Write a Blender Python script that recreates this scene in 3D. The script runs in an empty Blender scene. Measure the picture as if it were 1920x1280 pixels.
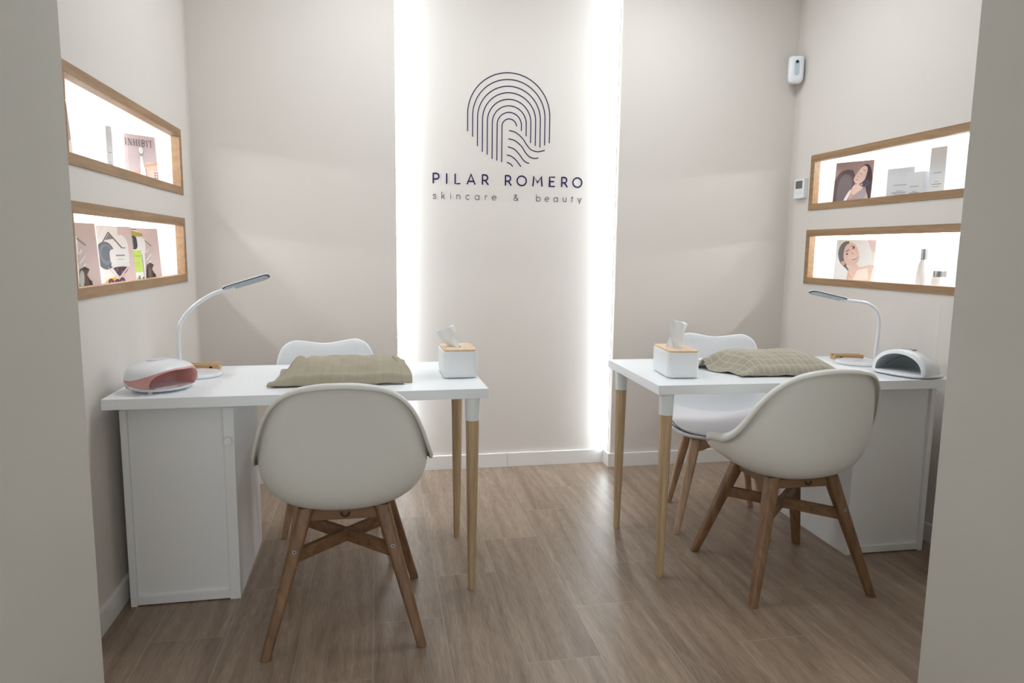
import bpy, bmesh, math, random
from mathutils import Vector, Matrix, Euler
random.seed(7)
C = bpy.context.scene.collection
PI = math.pi
S = bpy.context.scene

# ------------------------------------------------------------------ camera
PITCH, ROLL, YAW, CAM_H, FPX = 0.13041, 0.01193, 0.18968, 1.2044, 1303.8
cd = bpy.data.cameras.new('camera'); cam = bpy.data.objects.new('camera', cd); C.objects.link(cam)
cd.sensor_width = 36; cd.lens = FPX / 1920 * 36; cd.clip_start = 0.05
F = Vector((math.sin(YAW)*math.cos(PITCH), math.cos(YAW)*math.cos(PITCH), -math.sin(PITCH)))
R = Vector((math.cos(YAW), -math.sin(YAW), 0)); U = R.cross(F)
R2 = R*math.cos(ROLL) + U*math.sin(ROLL); U2 = -R*math.sin(ROLL) + U*math.cos(ROLL)
M = Matrix.Identity(4)
for i in range(3):
    M[i][0], M[i][1], M[i][2] = R2[i], U2[i], -F[i]
M[2][3] = CAM_H
cam.matrix_world = M
S.camera = cam

# ------------------------------------------------------------------ world, exposure, lamps
S.view_settings.view_transform = 'Standard'; S.view_settings.look = 'None'
S.view_settings.gamma = 1; S.view_settings.use_curve_mapping = False
S.view_settings.exposure = 0.0
S.cycles.use_denoising = True
S.cycles.max_bounces = 10; S.cycles.diffuse_bounces = 6
w = bpy.data.worlds.new('world'); S.world = w; w.use_nodes = True
w.node_tree.nodes['Background'].inputs[0].default_value = (0.8, 0.85, 0.9, 1)
w.node_tree.nodes['Background'].inputs[1].default_value = 0.05

LED_COVE = 20.0      # emission of the two tall strips beside the sign panel
LED_NICHE = 62.0     # emission of the strips in the wall niches
CEIL_W = 12.0        # each ceiling panel
HALL_FILL_W = 5.0
REAR_FILL_W = 47.0       # added fill from behind the camera, no window known there

def area(name, loc, size, power, color, rot=(0, 0, 0), sy=None):
    l = bpy.data.lights.new(name, 'AREA'); l.energy = power; l.color = color
    l.size = size
    if sy: l.shape = 'RECTANGLE'; l.size_y = sy
    o = bpy.data.objects.new(name, l); o.location = loc; o.rotation_euler = rot; C.objects.link(o)
    return o
COOL = (0.90, 0.96, 1.0)
area('ceiling_panel_light', (0.05, 2.85, 2.72), 0.5, CEIL_W, COOL)
area('ceiling_panel_light', (1.40, 2.85, 2.72), 0.5, CEIL_W, COOL)
area('hall_fill_light', (0.5, -0.6, 2.6), 0.9, HALL_FILL_W, (1.0, 0.97, 0.90))  # unseen lamp added in the hall to lift the foreground

area('rear_fill_light', (.3, -2.45, 1.5), 3.2, REAR_FILL_W, (0.93, 0.975, 1.0), (PI/2, 0, 0), 2.2)  # invented broad fill, added to brighten chairs and cabinet fronts

# ------------------------------------------------------------------ material helpers
_m = {}
def lin(c):
    return tuple(((x/255)/12.92 if x/255 <= .04045 else ((x/255+.055)/1.055)**2.4) for x in c)
def mat(name, rgb, rough=.5, bump=0, bscale=60, spec=.5, metal=0, emit=0, var=0):
    if name in _m: return _m[name]
    m = bpy.data.materials.new(name); m.use_nodes = True; nt = m.node_tree
    b = nt.nodes['Principled BSDF']
    b.inputs['Base Color'].default_value = (*rgb, 1)
    b.inputs['Roughness'].default_value = rough; b.inputs['Metallic'].default_value = metal
    b.inputs['Specular IOR Level'].default_value = spec
    if emit:
        b.inputs['Emission Color'].default_value = (*rgb, 1); b.inputs['Emission Strength'].default_value = emit
    tc = nt.nodes.new('ShaderNodeTexCoord'); n = nt.nodes.new('ShaderNodeTexNoise')
    n.inputs['Scale'].default_value = bscale; n.inputs['Detail'].default_value = 4
    nt.links.new(tc.outputs['Object'], n.inputs['Vector'])
    if bump:
        bp = nt.nodes.new('ShaderNodeBump'); bp.inputs['Strength'].default_value = bump
        bp.inputs['Distance'].default_value = 0.002
        nt.links.new(n.outputs['Fac'], bp.inputs['Height']); nt.links.new(bp.outputs['Normal'], b.inputs['Normal'])
    if var:
        mx = nt.nodes.new('ShaderNodeMix'); mx.data_type = 'RGBA'
        mx.inputs['A'].default_value = (*[c*(1-var) for c in rgb], 1); mx.inputs['B'].default_value = (*[min(1, c*(1+var)) for c in rgb], 1)
        nt.links.new(n.outputs['Fac'], mx.inputs['Factor']); nt.links.new(mx.outputs['Result'], b.inputs['Base Color'])
    _m[name] = m
    return m
def wood(name, c1, c2, axis='Z', rough=.5, scale=18, stretch=.08):
    if name in _m: return _m[name]
    m = bpy.data.materials.new(name); m.use_nodes = True; nt = m.node_tree; b = nt.nodes['Principled BSDF']
    b.inputs['Roughness'].default_value = rough
    tc = nt.nodes.new('ShaderNodeTexCoord'); mp = nt.nodes.new('ShaderNodeMapping')
    sc = [1, 1, 1]; sc['XYZ'.index(axis)] = stretch; mp.inputs['Scale'].default_value = sc
    n = nt.nodes.new('ShaderNodeTexNoise'); n.inputs['Scale'].default_value = scale*2.2; n.inputs['Detail'].default_value = 6; n.inputs['Distortion'].default_value = .6
    n2 = nt.nodes.new('ShaderNodeTexNoise'); n2.inputs['Scale'].default_value = scale*9; n2.inputs['Detail'].default_value = 3
    ad = nt.nodes.new('ShaderNodeMath'); ad.operation = 'MULTIPLY_ADD'; ad.inputs[1].default_value = .35
    cr = nt.nodes.new('ShaderNodeValToRGB'); cr.color_ramp.elements[0].position = .42; cr.color_ramp.elements[1].position = .88
    cr.color_ramp.elements[0].color = (*c1, 1); cr.color_ramp.elements[1].color = (*c2, 1)
    L = nt.links
    L.new(tc.outputs['Object'], mp.inputs['Vector']); L.new(mp.outputs['Vector'], n.inputs['Vector']); L.new(mp.outputs['Vector'], n2.inputs['Vector'])
    L.new(n2.outputs['Fac'], ad.inputs[0]); L.new(n.outputs['Fac'], ad.inputs[2]); L.new(ad.outputs[0], cr.inputs['Fac'])
    L.new(cr.outputs['Color'], b.inputs['Base Color'])
    bp = nt.nodes.new('ShaderNodeBump'); bp.inputs['Strength'].default_value = .15; bp.inputs['Distance'].default_value = .001
    L.new(n2.outputs['Fac'], bp.inputs['Height']); L.new(bp.outputs['Normal'], b.inputs['Normal'])
    _m[name] = m
    return m

def floor_mat():
    m = bpy.data.materials.new('wood_look_tile'); m.use_nodes = True; nt = m.node_tree; b = nt.nodes['Principled BSDF']; L = nt.links
    def math_(op, a, bb=None, c=None):
        n = nt.nodes.new('ShaderNodeMath'); n.operation = op
        for i, x in enumerate((a, bb, c)):
            if x is None: continue
            if isinstance(x, (int, float)): n.inputs[i].default_value = x
            else: L.new(x, n.inputs[i])
        return n.outputs[0]
    tc = nt.nodes.new('ShaderNodeTexCoord'); sp = nt.nodes.new('ShaderNodeSeparateXYZ'); L.new(tc.outputs['Object'], sp.inputs[0])
    X, Y = sp.outputs[0], sp.outputs[1]
    W, LN = .2247, .8905
    cx = math_('DIVIDE', math_('SUBTRACT', X, .1935), W)
    col = math_('FLOOR', cx); fx = math_('SUBTRACT', cx, col)
    yy = math_('DIVIDE', math_('SUBTRACT', math_('SUBTRACT', Y, 2.4565), math_('MULTIPLY', col, .2965)), LN)
    row = math_('FLOOR', yy); fy = math_('SUBTRACT', yy, row)
    gx = math_('MULTIPLY', math_('MINIMUM', fx, math_('SUBTRACT', 1.0, fx)), W)
    gy = math_('MULTIPLY', math_('MINIMUM', fy, math_('SUBTRACT', 1.0, fy)), LN)
    g = math_('MINIMUM', gx, gy)
    grout = math_('LESS_THAN', g, .0013)
    idc = nt.nodes.new('ShaderNodeCombineXYZ'); L.new(col, idc.inputs[0]); L.new(row, idc.inputs[1])
    wn = nt.nodes.new('ShaderNodeTexWhiteNoise'); L.new(idc.outputs[0], wn.inputs['Vector'])
    off = nt.nodes.new('ShaderNodeVectorMath'); off.operation = 'SCALE'; L.new(wn.outputs['Color'], off.inputs[0]); off.inputs['Scale'].default_value = 40
    add = nt.nodes.new('ShaderNodeVectorMath'); L.new(tc.outputs['Object'], add.inputs[0]); L.new(off.outputs[0], add.inputs[1])
    mp = nt.nodes.new('ShaderNodeMapping'); mp.inputs['Scale'].default_value = (1, .085, 1); L.new(add.outputs[0], mp.inputs['Vector'])
    n1 = nt.nodes.new('ShaderNodeTexNoise'); n1.inputs['Scale'].default_value = 13; n1.inputs['Detail'].default_value = 8; n1.inputs['Distortion'].default_value = 1.9; n1.inputs['Roughness'].default_value = .62
    n2 = nt.nodes.new('ShaderNodeTexNoise'); n2.inputs['Scale'].default_value = 210; n2.inputs['Detail'].default_value = 4
    wv = nt.nodes.new('ShaderNodeTexWave'); wv.inputs['Scale'].default_value = 5; wv.inputs['Distortion'].default_value = 9; wv.inputs['Detail'].default_value = 3; wv.inputs['Detail Scale'].default_value = 1.2
    for n in (n1, n2, wv): L.new(mp.outputs[0], n.inputs['Vector'])
    t = math_('ADD', math_('MULTIPLY', n1.outputs['Fac'], .60), math_('ADD', math_('MULTIPLY', n2.outputs['Fac'], .42), math_('MULTIPLY', wv.outputs['Fac'], .07)))
    t = math_('ADD', t, math_('MULTIPLY', math_('SUBTRACT', wn.outputs['Value'], .5), .11))
    cr = nt.nodes.new('ShaderNodeValToRGB'); e = cr.color_ramp.elements
    e[0].position = .30; e[0].color = (.150, .100, .068, 1); e[1].position = .78; e[1].color = (.41, .312, .235, 1)
    k = cr.color_ramp.elements.new(.55); k.color = (.275, .203, .150, 1)
    L.new(t, cr.inputs['Fac'])
    mx = nt.nodes.new('ShaderNodeMix'); mx.data_type = 'RGBA'; L.new(grout, mx.inputs['Factor']); L.new(cr.outputs['Color'], mx.inputs['A']); mx.inputs['B'].default_value = (.33, .285, .245, 1)
    L.new(mx.outputs['Result'], b.inputs['Base Color'])
    b.inputs['Roughness'].default_value = .36; b.inputs['Specular IOR Level'].default_value = .5
    h = math_('SUBTRACT', math_('MULTIPLY', n2.outputs['Fac'], .25), math_('MULTIPLY', math_('LESS_THAN', g, .0016), 1.0))
    bp = nt.nodes.new('ShaderNodeBump'); bp.inputs['Strength'].default_value = .25; bp.inputs['Distance'].default_value = .0015
    L.new(h, bp.inputs['Height']); L.new(bp.outputs['Normal'], b.inputs['Normal'])
    return m

WALL = mat('blush_wall_paint', (.70, .658, .617), .75, .12, 90, .25)
WHITEWALL = mat('white_niche_paint', (.88, .88, .87), .6, .05, 90, .3)
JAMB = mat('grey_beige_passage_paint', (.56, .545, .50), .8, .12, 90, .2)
BASEB = mat('white_skirting', (.80, .785, .77), .35, .03, 40)
CEIL = mat('white_ceiling_paint', (.85, .85, .84), .8, .05, 60)
MEL = mat('white_melamine', (.85, .885, .915), .28, .02, 200)
MELM = mat('white_cabinet_melamine', (.83, .84, .845), .4, .02, 200)
SHELL = mat('ivory_chair_plastic', (.74, .74, .70), .42, .03, 500)
SHELLW = mat('white_chair_plastic', (.82, .84, .87), .35, .03, 500)
PAD = mat('pale_seat_leatherette', (.78, .75, .76), .55, .1, 300)
DARKSEAM = mat('dark_grey_seam', (.12, .12, .15), .6)
LEGW = mat('white_leg_lacquer', (.76, .79, .80), .3)
TLEG = wood('oak_table_leg', (.36, .245, .135), (.57, .42, .25), 'Z', .5)
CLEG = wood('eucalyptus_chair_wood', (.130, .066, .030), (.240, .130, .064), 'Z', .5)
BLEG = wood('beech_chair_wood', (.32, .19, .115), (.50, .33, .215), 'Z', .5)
FRAMEW = wood('niche_frame_oak', (.235, .135, .062), (.38, .235, .125), 'Y', .45)
BAMB = wood('bamboo_lid', (.60, .43, .28), (.76, .58, .41), 'Y', .5)
BLOCKW = wood('pale_beech_block', (.42, .25, .12), (.58, .38, .21), 'X', .5)
PLAS = mat('white_gloss_plastic', (.82, .84, .88), .22, .01, 200)
PLAS2 = mat('white_satin_plastic', (.80, .82, .84), .4, .01, 200)
PINK = mat('salmon_pink_plastic', (.64, .33, .31), .4, .01, 200)
BLACK = mat('black_plastic', (.01, .01, .012), .4)
INK = mat('navy_vinyl', (.024, .016, .085), .85, .01, 60, .2)
INK2 = mat('grey_vinyl', (.07, .07, .095), .85, .01, 60, .2)
METAL = mat('steel_screw', (.55, .56, .56), .3, 0, 60, .5, 1)
TISSUE = mat('tissue_paper', (.86, .88, .89), .9, .25, 80, .1)
LEDC = mat('led_diffuser_cool', (.86, .945, 1.0), .5, emit=LED_COVE)
LEDN = mat('led_diffuser_white', (.97, .98, 1.0), .5, emit=LED_NICHE)
ALU = mat('aluminium_profile', (.7, .7, .7), .4, metal=.8)

# ------------------------------------------------------------------ object helpers
def thing(name, label, cat, loc=(0, 0, 0), rz=0, group=None):
    o = bpy.data.objects.new(name, None); C.objects.link(o)
    o.empty_display_size = .1; o.location = loc; o.rotation_euler = (0, 0, rz)
    o['label'] = label; o['category'] = cat
    if group: o['group'] = group
    return o
def link(name, bm, mats, parent=None, smooth=False, bevel=0, subsurf=0, solid=0, loc=None, rot=None, angle=None):
    me = bpy.data.meshes.new(name); bmesh.ops.recalc_face_normals(bm, faces=bm.faces) if not solid else None
    bm.to_mesh(me); bm.free()
    for m in (mats if isinstance(mats, (list, tuple)) else [mats]): me.materials.append(m)
    if smooth:
        for p in me.polygons: p.use_smooth = True
    o = bpy.data.objects.new(name, me); C.objects.link(o)
    if parent: o.parent = parent
    if loc: o.location = loc
    if rot: o.rotation_euler = rot
    if solid:
        md = o.modifiers.new('solidify', 'SOLIDIFY'); md.thickness = solid; md.offset = 0
    if bevel:
        md = o.modifiers.new('bevel', 'BEVEL'); md.width = bevel; md.segments = 3; md.limit_method = 'ANGLE'; md.angle_limit = math.radians(35)
        for p in me.polygons: p.use_smooth = True
        md2 = o.modifiers.new('wn', 'WEIGHTED_NORMAL'); md2.keep_sharp = False
    if subsurf:
        md = o.modifiers.new('subsurf', 'SUBSURF'); md.levels = subsurf; md.render_levels = subsurf
    return o
def struct(o):
    o['kind'] = 'structure'; return o
def tag(o, label, cat, group=None):
    o['label'] = label; o['category'] = cat
    if group: o['group'] = group
    return o
def addbox(bm, a, b, mi=0):
    vs = [bm.verts.new((x, y, z)) for z in (a[2], b[2]) for y in (a[1], b[1]) for x in (a[0], b[0])]
    for q in ((0, 2, 3, 1), (4, 5, 7, 6), (0, 1, 5, 4), (2, 6, 7, 3), (0, 4, 6, 2), (1, 3, 7, 5)):
        f = bm.faces.new([vs[i] for i in q]); f.material_index = mi
    return vs
def box(name, a, b, m, parent=None, bevel=0, **k):
    bm = bmesh.new(); addbox(bm, a, b); return link(name, bm, m, parent, bevel=bevel, **k)
def ring_loft(bm, rings, cap=True, mi=0, closed=True):
    vr = [[bm.verts.new(p) for p in r] for r in rings]; n = len(vr[0])
    for a, b in zip(vr, vr[1:]):
        for i in range(n if closed else n-1):
            f = bm.faces.new((a[i], a[(i+1) % n], b[(i+1) % n], b[i])); f.material_index = mi
    if cap:
        for r, rev in ((vr[0], True), (vr[-1], False)):
            f = bm.faces.new(list(reversed(r)) if rev else r); f.material_index = mi
    return vr
def frame(d):
    d = d.normalized(); up = Vector((0, 0, 1)) if abs(d.z) < .9 else Vector((0, 1, 0))
    a = d.cross(up).normalized(); return a, a.cross(d).normalized()
def tube(bm, pts, rad, n=14, mi=0, cap=True):
    pts = [Vector(p) for p in pts]; rads = rad if isinstance(rad, (list, tuple)) else [rad]*len(pts)
    rings = []; A = None
    for i, p in enumerate(pts):
        d = pts[min(i+1, len(pts)-1)] - pts[max(i-1, 0)]
        if A is None: A, B = frame(d)
        else:
            dn = d.normalized(); A = (A - dn*A.dot(dn)).normalized(); B = A.cross(dn)
        rings.append([p + (A*math.cos(t) + B*math.sin(t))*rads[i] for t in [2*PI*j/n for j in range(n)]])
    return ring_loft(bm, rings, cap, mi)
def catmull(pts, k=8):
    P = [Vector(p) for p in pts]; P = [P[0]*2-P[1]] + P + [P[-1]*2-P[-2]]; out = []
    for i in range(1, len(P)-2):
        for j in range(k):
            t = j/k
            out.append(.5*((2*P[i]) + (P[i+1]-P[i-1])*t + (2*P[i-1]-5*P[i]+4*P[i+1]-P[i+2])*t*t + (3*P[i]-P[i-1]-3*P[i+1]+P[i+2])*t**3))
    out.append(P[-2]); return out
def rrect(hx, hy, r, z, n=6):
    out = []
    for cx, cy, a0 in ((hx-r, hy-r, 0), (-hx+r, hy-r, PI/2), (-hx+r, -hy+r, PI), (hx-r, -hy+r, 3*PI/2)):
        for i in range(n+1):
            a = a0 + PI/2*i/n; out.append((cx+r*math.cos(a), cy+r*math.sin(a), z))
    return out
def prism(bm, poly, d0, d1, ax='y', mi=0):
    def P(u, v, d): return (u, d, v) if ax == 'y' else ((d, u, v) if ax == 'x' else (u, v, d))
    a = [bm.verts.new(P(u, v, d0)) for u, v in poly]; b = [bm.verts.new(P(u, v, d1)) for u, v in poly]; n = len(poly)
    for i in range(n):
        f = bm.faces.new((a[i], a[(i+1) % n], b[(i+1) % n], b[i])); f.material_index = mi
    f = bm.faces.new(list(reversed(a))); f.material_index = mi; f = bm.faces.new(b); f.material_index = mi

# ------------------------------------------------------------------ room
XL, XR, YB, YR, ZC = -.8714, 2.2824, 3.6352, 3.7306, 2.75
RX0, RX1 = .0901, 1.2683
NY0, NY1 = 2.215, 3.446
NZ = ((1.044, 1.332), (1.435, 1.724))
ND = .24
YF = 1.5          # inner face of the front wall
struct(box('floor', (-2.2, -2.6, -.1), (3.4, 4.0, 0), floor_mat()))
struct(box('ceiling', (-2.2, -2.6, ZC), (3.4, 4.0, ZC+.1), CEIL))
def side_wall(name, x, sg):
    bm = bmesh.new()
    ys = [YF-.02, NY0, NY1, YB+.1]; zs = [0, NZ[0][0], NZ[0][1], NZ[1][0], NZ[1][1], ZC]
    def quad(ps, mi=0):
        f = bm.faces.new([bm.verts.new(p) for p in ps]); f.material_index = mi
    for i in range(3):
        for j in range(5):
            if i == 1 and j in (1, 3): continue
            quad([(x, ys[i], zs[j]), (x, ys[i+1], zs[j]), (x, ys[i+1], zs[j+1]), (x, ys[i], zs[j+1])])
    xo = x + sg*.34
    for (a, b) in ((ys[0], ys[-1]),):
        quad([(xo, a, 0), (xo, b, 0), (xo, b, ZC), (xo, a, ZC)])
    for z0, z1 in NZ:
        xb = x + sg*ND
        quad([(xb, NY0, z0), (xb, NY1, z0), (xb, NY1, z1), (xb, NY0, z1)], 1)
        quad([(x, NY0, z0), (x, NY1, z0), (xb, NY1, z0), (xb, NY0, z0)], 1)
        quad([(x, NY0, z1), (x, NY1, z1), (xb, NY1, z1), (xb, NY0, z1)], 1)
        quad([(x, NY0, z0), (xb, NY0, z0), (xb, NY0, z1), (x, NY0, z1)], 1)
        quad([(x, NY1, z0), (xb, NY1, z0), (xb, NY1, z1), (x, NY1, z1)], 1)
    struct(link(name, bm, [WALL, WHITEWALL]))
side_wall('wall_left', XL, -1); side_wall('wall_right', XR, 1)
struct(box('wall_back_left', (XL-.34, YB, 0), (RX0, YB+.25, ZC), WALL))
struct(box('wall_back_right', (RX1, YB, 0), (XR+.34, YB+.25, ZC), WALL))
struct(box('wall_back_center', (RX0, YR, 0), (RX1, YR+.15, ZC), WALL))
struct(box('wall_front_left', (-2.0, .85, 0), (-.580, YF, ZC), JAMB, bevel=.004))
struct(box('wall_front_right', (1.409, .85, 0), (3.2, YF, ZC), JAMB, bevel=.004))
struct(box('wall_hall_left', (-2.2, -2.6, 0), (-2.0, 1.5, ZC), JAMB))
struct(box('wall_hall_right', (3.2, -2.6, 0), (3.4, 1.5, ZC), JAMB))
struct(box('wall_hall_rear', (-2.2, -2.7, 0), (3.4, -2.6, ZC), JAMB))
bm = bmesh.new()
for a, b in (((-1.35, -2.6, .35), (-1.30, -2.54, 2.65)), ((1.90, -2.6, .35), (1.95, -2.54, 2.65)), ((-1.35, -2.6, .35), (1.95, -2.54, .40)), ((-1.35, -2.6, 2.60), (1.95, -2.54, 2.65)), ((.28, -2.6, .35), (.32, -2.54, 2.65))): addbox(bm, a, b)
struct(link('rear_fill_frame', bm, BASEB, bevel=.003))  # made-up unseen frame, built only to house the rear fill lamp
HB, BT = .0777, .0155
def baseboard(name, boxes):
    bm = bmesh.new()
    for a, b in boxes: addbox(bm, a, b)
    struct(link(name, bm, BASEB, bevel=.0012))
baseboard('baseboard_left', [((XL, YF, 0), (XL+BT, 2.60, HB)), ((XL, 2.6015, 0), (XL+BT, YB-BT, HB))])
baseboard('baseboard_right', [((XR-BT, YF, 0), (XR, YB-BT, HB))])
baseboard('baseboard_back_left', [((XL, YB-BT, 0), (RX0+BT, YB, HB)), ((RX0, YB, 0), (RX0+BT, YR-BT, HB))])
baseboard('baseboard_back_center', [((RX0+BT, YR-BT, 0), (.6945, YR, HB)), ((.696, YR-BT, 0), (RX1-BT, YR, HB))])
baseboard('baseboard_back_right', [((RX1-BT, YB-BT, 0), (XR, YB, HB)), ((RX1-BT, YB, 0), (RX1, YR, HB))])
# faint plastered cable ridges below the niches
for nm, x, y, sg in (('trim_1', XL, 2.535, 1), ('trim_2', XR, 2.493, -1)):
    bm = bmesh.new(); V = [[bm.verts.new((x+sg*dx, y+dy, z)) for dy, dx in ((-.012, -.0002), (-.005, .0007), (.0, .0011), (.005, .0007), (.012, -.0002))] for z in (.72, 1.0)]
    for i in range(4): bm.faces.new((V[0][i], V[0][i+1], V[1][i+1], V[1][i]))
    struct(link(nm, bm, WALL, smooth=True))

# tall LED strips in the recess returns
for x, side in ((RX0, 1), (RX1, -1)):
    t = thing('led_strip', 'tall vertical light strip glowing in the %s edge of the recessed sign panel' % ('left' if side > 0 else 'right'), 'light strip', (x, YR-.034, HB), 0, 'tall light strips beside the sign panel')
    box('diffuser', (side*.003, -.016, .005), (side*.0065, .016, 2.66), LEDC, t)
    box('profile', (0, -.020, 0), (side*.003, .020, 2.665), ALU, t)

# ------------------------------------------------------------------ niche frames and lights
for x, sg, wn in ((XL, 1, 'left'), (XR, -1, 'right')):
    for k, (z0, z1) in enumerate(NZ):
        pos = ('lower', 'upper')[k]
        t = thing('niche_frame', 'oak frame around the %s lit niche in the %s wall' % (pos, wn), 'frame', (x, (NY0+NY1)/2, z0), 0, 'oak frames around the lit wall niches')
        L = (NY1-NY0)/2; H = z1-z0; fw = .034; d0, d1 = sorted((sg*.005, -sg*.03))
        box('top_rail', (d0, -L, H-fw), (d1, L, H), FRAMEW, t, .001)
        box('bottom_rail', (d0, -L, 0), (d1, L, fw), FRAMEW, t, .001)
        box('stile', (d0, -L, fw), (d1, -L+fw, H-fw), FRAMEW, t, .001)
        box('stile', (d0, L-fw, fw), (d1, L, H-fw), FRAMEW, t, .001)
        t = thing('led_strip', 'light strip at the top of the %s niche in the %s wall' % (pos, wn), 'light strip', (x-sg*(ND-.012), (NY0+NY1)/2, z1), 0, 'light strips inside the wall niches')
        box('profile', (-.010, -.58, -.004), (.010, .58, 0), ALU, t)
        box('diffuser', (-.008, -.575, -.011), (.008, .575, -.004), LEDN, t)

# ------------------------------------------------------------------ sign on the recessed panel
def stroke(bm, pts, w, y=0, th=.0015, closed=False):
    P = []
    for p in pts:
        v = Vector((p[0], p[1]))
        if not P or (v-P[-1]).length > 1e-6: P.append(v)
    n = len(P); Ls = []; Rs = []
    for i in range(n):
        if closed: a, b = P[i-1], P[(i+1) % n]
        else: a, b = P[max(i-1, 0)], P[min(i+1, n-1)]
        d = (b-a).normalized(); nn = Vector((-d.y, d.x)); m = 1
        if (closed or 0 < i < n-1):
            d1 = (P[i]-P[i-1]).normalized(); c = abs(d.dot(d1)); m = 1/max(c, .6)
        Ls.append(P[i]+nn*w/2*m); Rs.append(P[i]-nn*w/2*m)
    def V(p, yy): return bm.verts.new((p.x, yy, p.y))
    A = [V(p, y-th) for p in Ls]; B = [V(p, y-th) for p in Rs]; A2 = [V(p, y) for p in Ls]; B2 = [V(p, y) for p in Rs]
    for i in range(n if closed else n-1):
        j = (i+1) % n
        bm.faces.new((A[i], A[j], B[j], B[i])); bm.faces.new((A2[i], B2[i], B2[j], A2[j]))
        bm.faces.new((A[i], A2[i], A2[j], A[j])); bm.faces.new((B[i], B[j], B2[j], B2[i]))
    if not closed:
        bm.faces.new((A[0], B[0], B2[0], A2[0])); bm.faces.new((A[-1], A2[-1], B2[-1], B[-1]))
def arc(cx, cy, rx, ry, a0, a1, n=20):
    return [(cx+rx*math.cos(math.radians(a0+(a1-a0)*i/n)), cy+ry*math.sin(math.radians(a0+(a1-a0)*i/n))) for i in range(n+1)]
sign = thing('wall_sign', 'navy arch emblem and shop lettering on the recessed back wall panel', 'sign', (.686, YR, 1.5))
ex = lambda X: (X-764)*.000652
ez = lambda Y: 2.125-(Y-121)*.000640-1.5
bm = bmesh.new()
lx = [427, 467, 507, 547, 587, 627, 667, 707]; tp = [121, 174, 227, 278, 330, 382, 434, 486]; rx = [1103, 1063, 1024, 985, 945, 907, 867, 827]
lb = [598, 641, 714, 758, 779, 812, 824, 836]; rb = [668, 687, 706, 694, 672, 619, 577, 543]
for a, b, c, d, e in zip(lx, tp, rx, lb, rb):
    cx = (a+c)/2; r = (c-a)/2; cy = b+r; pts = [(a, d)]
    yend = max(cy, 0)
    arcp = [(cx-r*math.cos(PI*i/48), cy-r*math.sin(PI*i/48)) for i in range(49)]
    if e <= cy+1: arcp = [p for p in arcp if not (p[0] > cx and p[1] > e)]; pts += arcp + [(c, e)] if 0 else arcp
    else: pts += arcp + [(c, e)]
    stroke(bm, [(ex(x), ez(y)) for x, y in pts], .0048)
for wv in ([(765, 578), (820, 592), (878, 638), (915, 690), (952, 727), (1005, 740), (1065, 728)],
           [(760, 645), (815, 658), (870, 702), (905, 753), (942, 786), (982, 796), (1012, 790)],
           [(757, 710), (808, 726), (850, 765), (885, 810), (912, 831), (935, 837)],
           [(750, 775), (790, 787), (830, 820), (867, 867)], [(750, 835), (777, 846), (800, 868)]):
    P = catmull([(x, y, 0) for x, y in wv], 6); stroke(bm, [(ex(p.x), ez(p.y)) for p in P], .0048)
link('emblem', bm, INK, sign)
# stroke letters: unit cap height 1
def glyph(ch):
    A = arc
    G = {
     'P': [[(0, 0), (0, 1)], [(0, .97), (.28, .97)] + A(.28, .70, .27, .27, 90, -90, 14) + [(0, .43)]],
     'I': [[(0, 0), (0, 1)]],
     'L': [[(0, 1), (0, .04), (.52, .04)]],
     'A': [[(0, 0), (.40, .98), (.80, 0)], [(.15, .30), (.65, .30)]],
     'R': [[(0, 0), (0, 1)], [(0, .97), (.26, .97)] + A(.26, .70, .26, .27, 90, -90, 14) + [(0, .43)], [(.28, .43), (.60, 0)]],
     'O': [A(.49, .5, .47, .47, 0, 360, 40)[:-1]],
     'M': [[(0, 0), (.10, .98), (.48, .36), (.86, .98), (.96, 0)]],
     'E': [[(.55, .04), (0, .04), (0, .96), (.55, .96)], [(0, .52), (.48, .52)]],
     's': [[(.46, .50), (.36, .60), (.20, .62), (.06, .52), (.08, .40), (.24, .33), (.42, .26), (.46, .13), (.34, .01), (.16, 0), (.02, .10)]],
     'k': [[(0, 0), (0, 1)], [(.38, .62), (0, .25)], [(.14, .37), (.44, 0)]],
     'i': [[(0, 0), (0, .62)], [(0, .78), (0, .86)]],
     'n': [[(0, 0), (0, .62)], [(0, .36)] + A(.24, .36, .24, .26, 180, 0, 12) + [(.48, 0)]],
     'c': [A(.30, .31, .30, .31, 45, 315, 20)],
     'a': [A(.30, .31, .30, .31, 0, 360, 24)[:-1], [(.60, 0), (.60, .62)]],
     'r': [[(0, 0), (0, .62)], [(0, .34), (.06, .52), (.18, .61), (.30, .61)]],
     'e': [[(0, .33), (.60, .33)] + A(.30, .31, .30, .31, 4, 318, 22)],
     '&': [[(.66, 0), (.14, .62), (.12, .78), (.26, .88), (.42, .80), (.42, .68), (.08, .34), (.02, .20), (.10, .04), (.28, 0), (.46, .08), (.64, .38)]],
     'b': [[(0, 0), (0, 1)], A(.30, .31, .30, .31, 0, 360, 24)[:-1]],
     'u': [[(0, .62), (0, .25)] + A(.24, .25, .24, .25, 180, 360, 12) + [(.48, .62)], [(.48, .62), (.48, 0)]],
     't': [[(.14, .82), (.14, 0)], [(0, .62), (.30, .62)]],
     'y': [[(0, .62), (.27, 0)], [(.54, .62), (.20, -.26)]]}
    return G[ch]
def letters(name, items, base, h, w, m):
    for ch, x in items:
        bm = bmesh.new()
        for q, s in enumerate(glyph(ch)):
            cl = ch in 'Oab' and len(s) > 20
            stroke(bm, [(x+p[0]*h, base+p[1]*h) for p in s], w, y=-.0003*q, closed=cl)
        link(name, bm, m, sign)
lx_ = lambda zx: .283+(zx-137)*.0006565-.686
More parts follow.
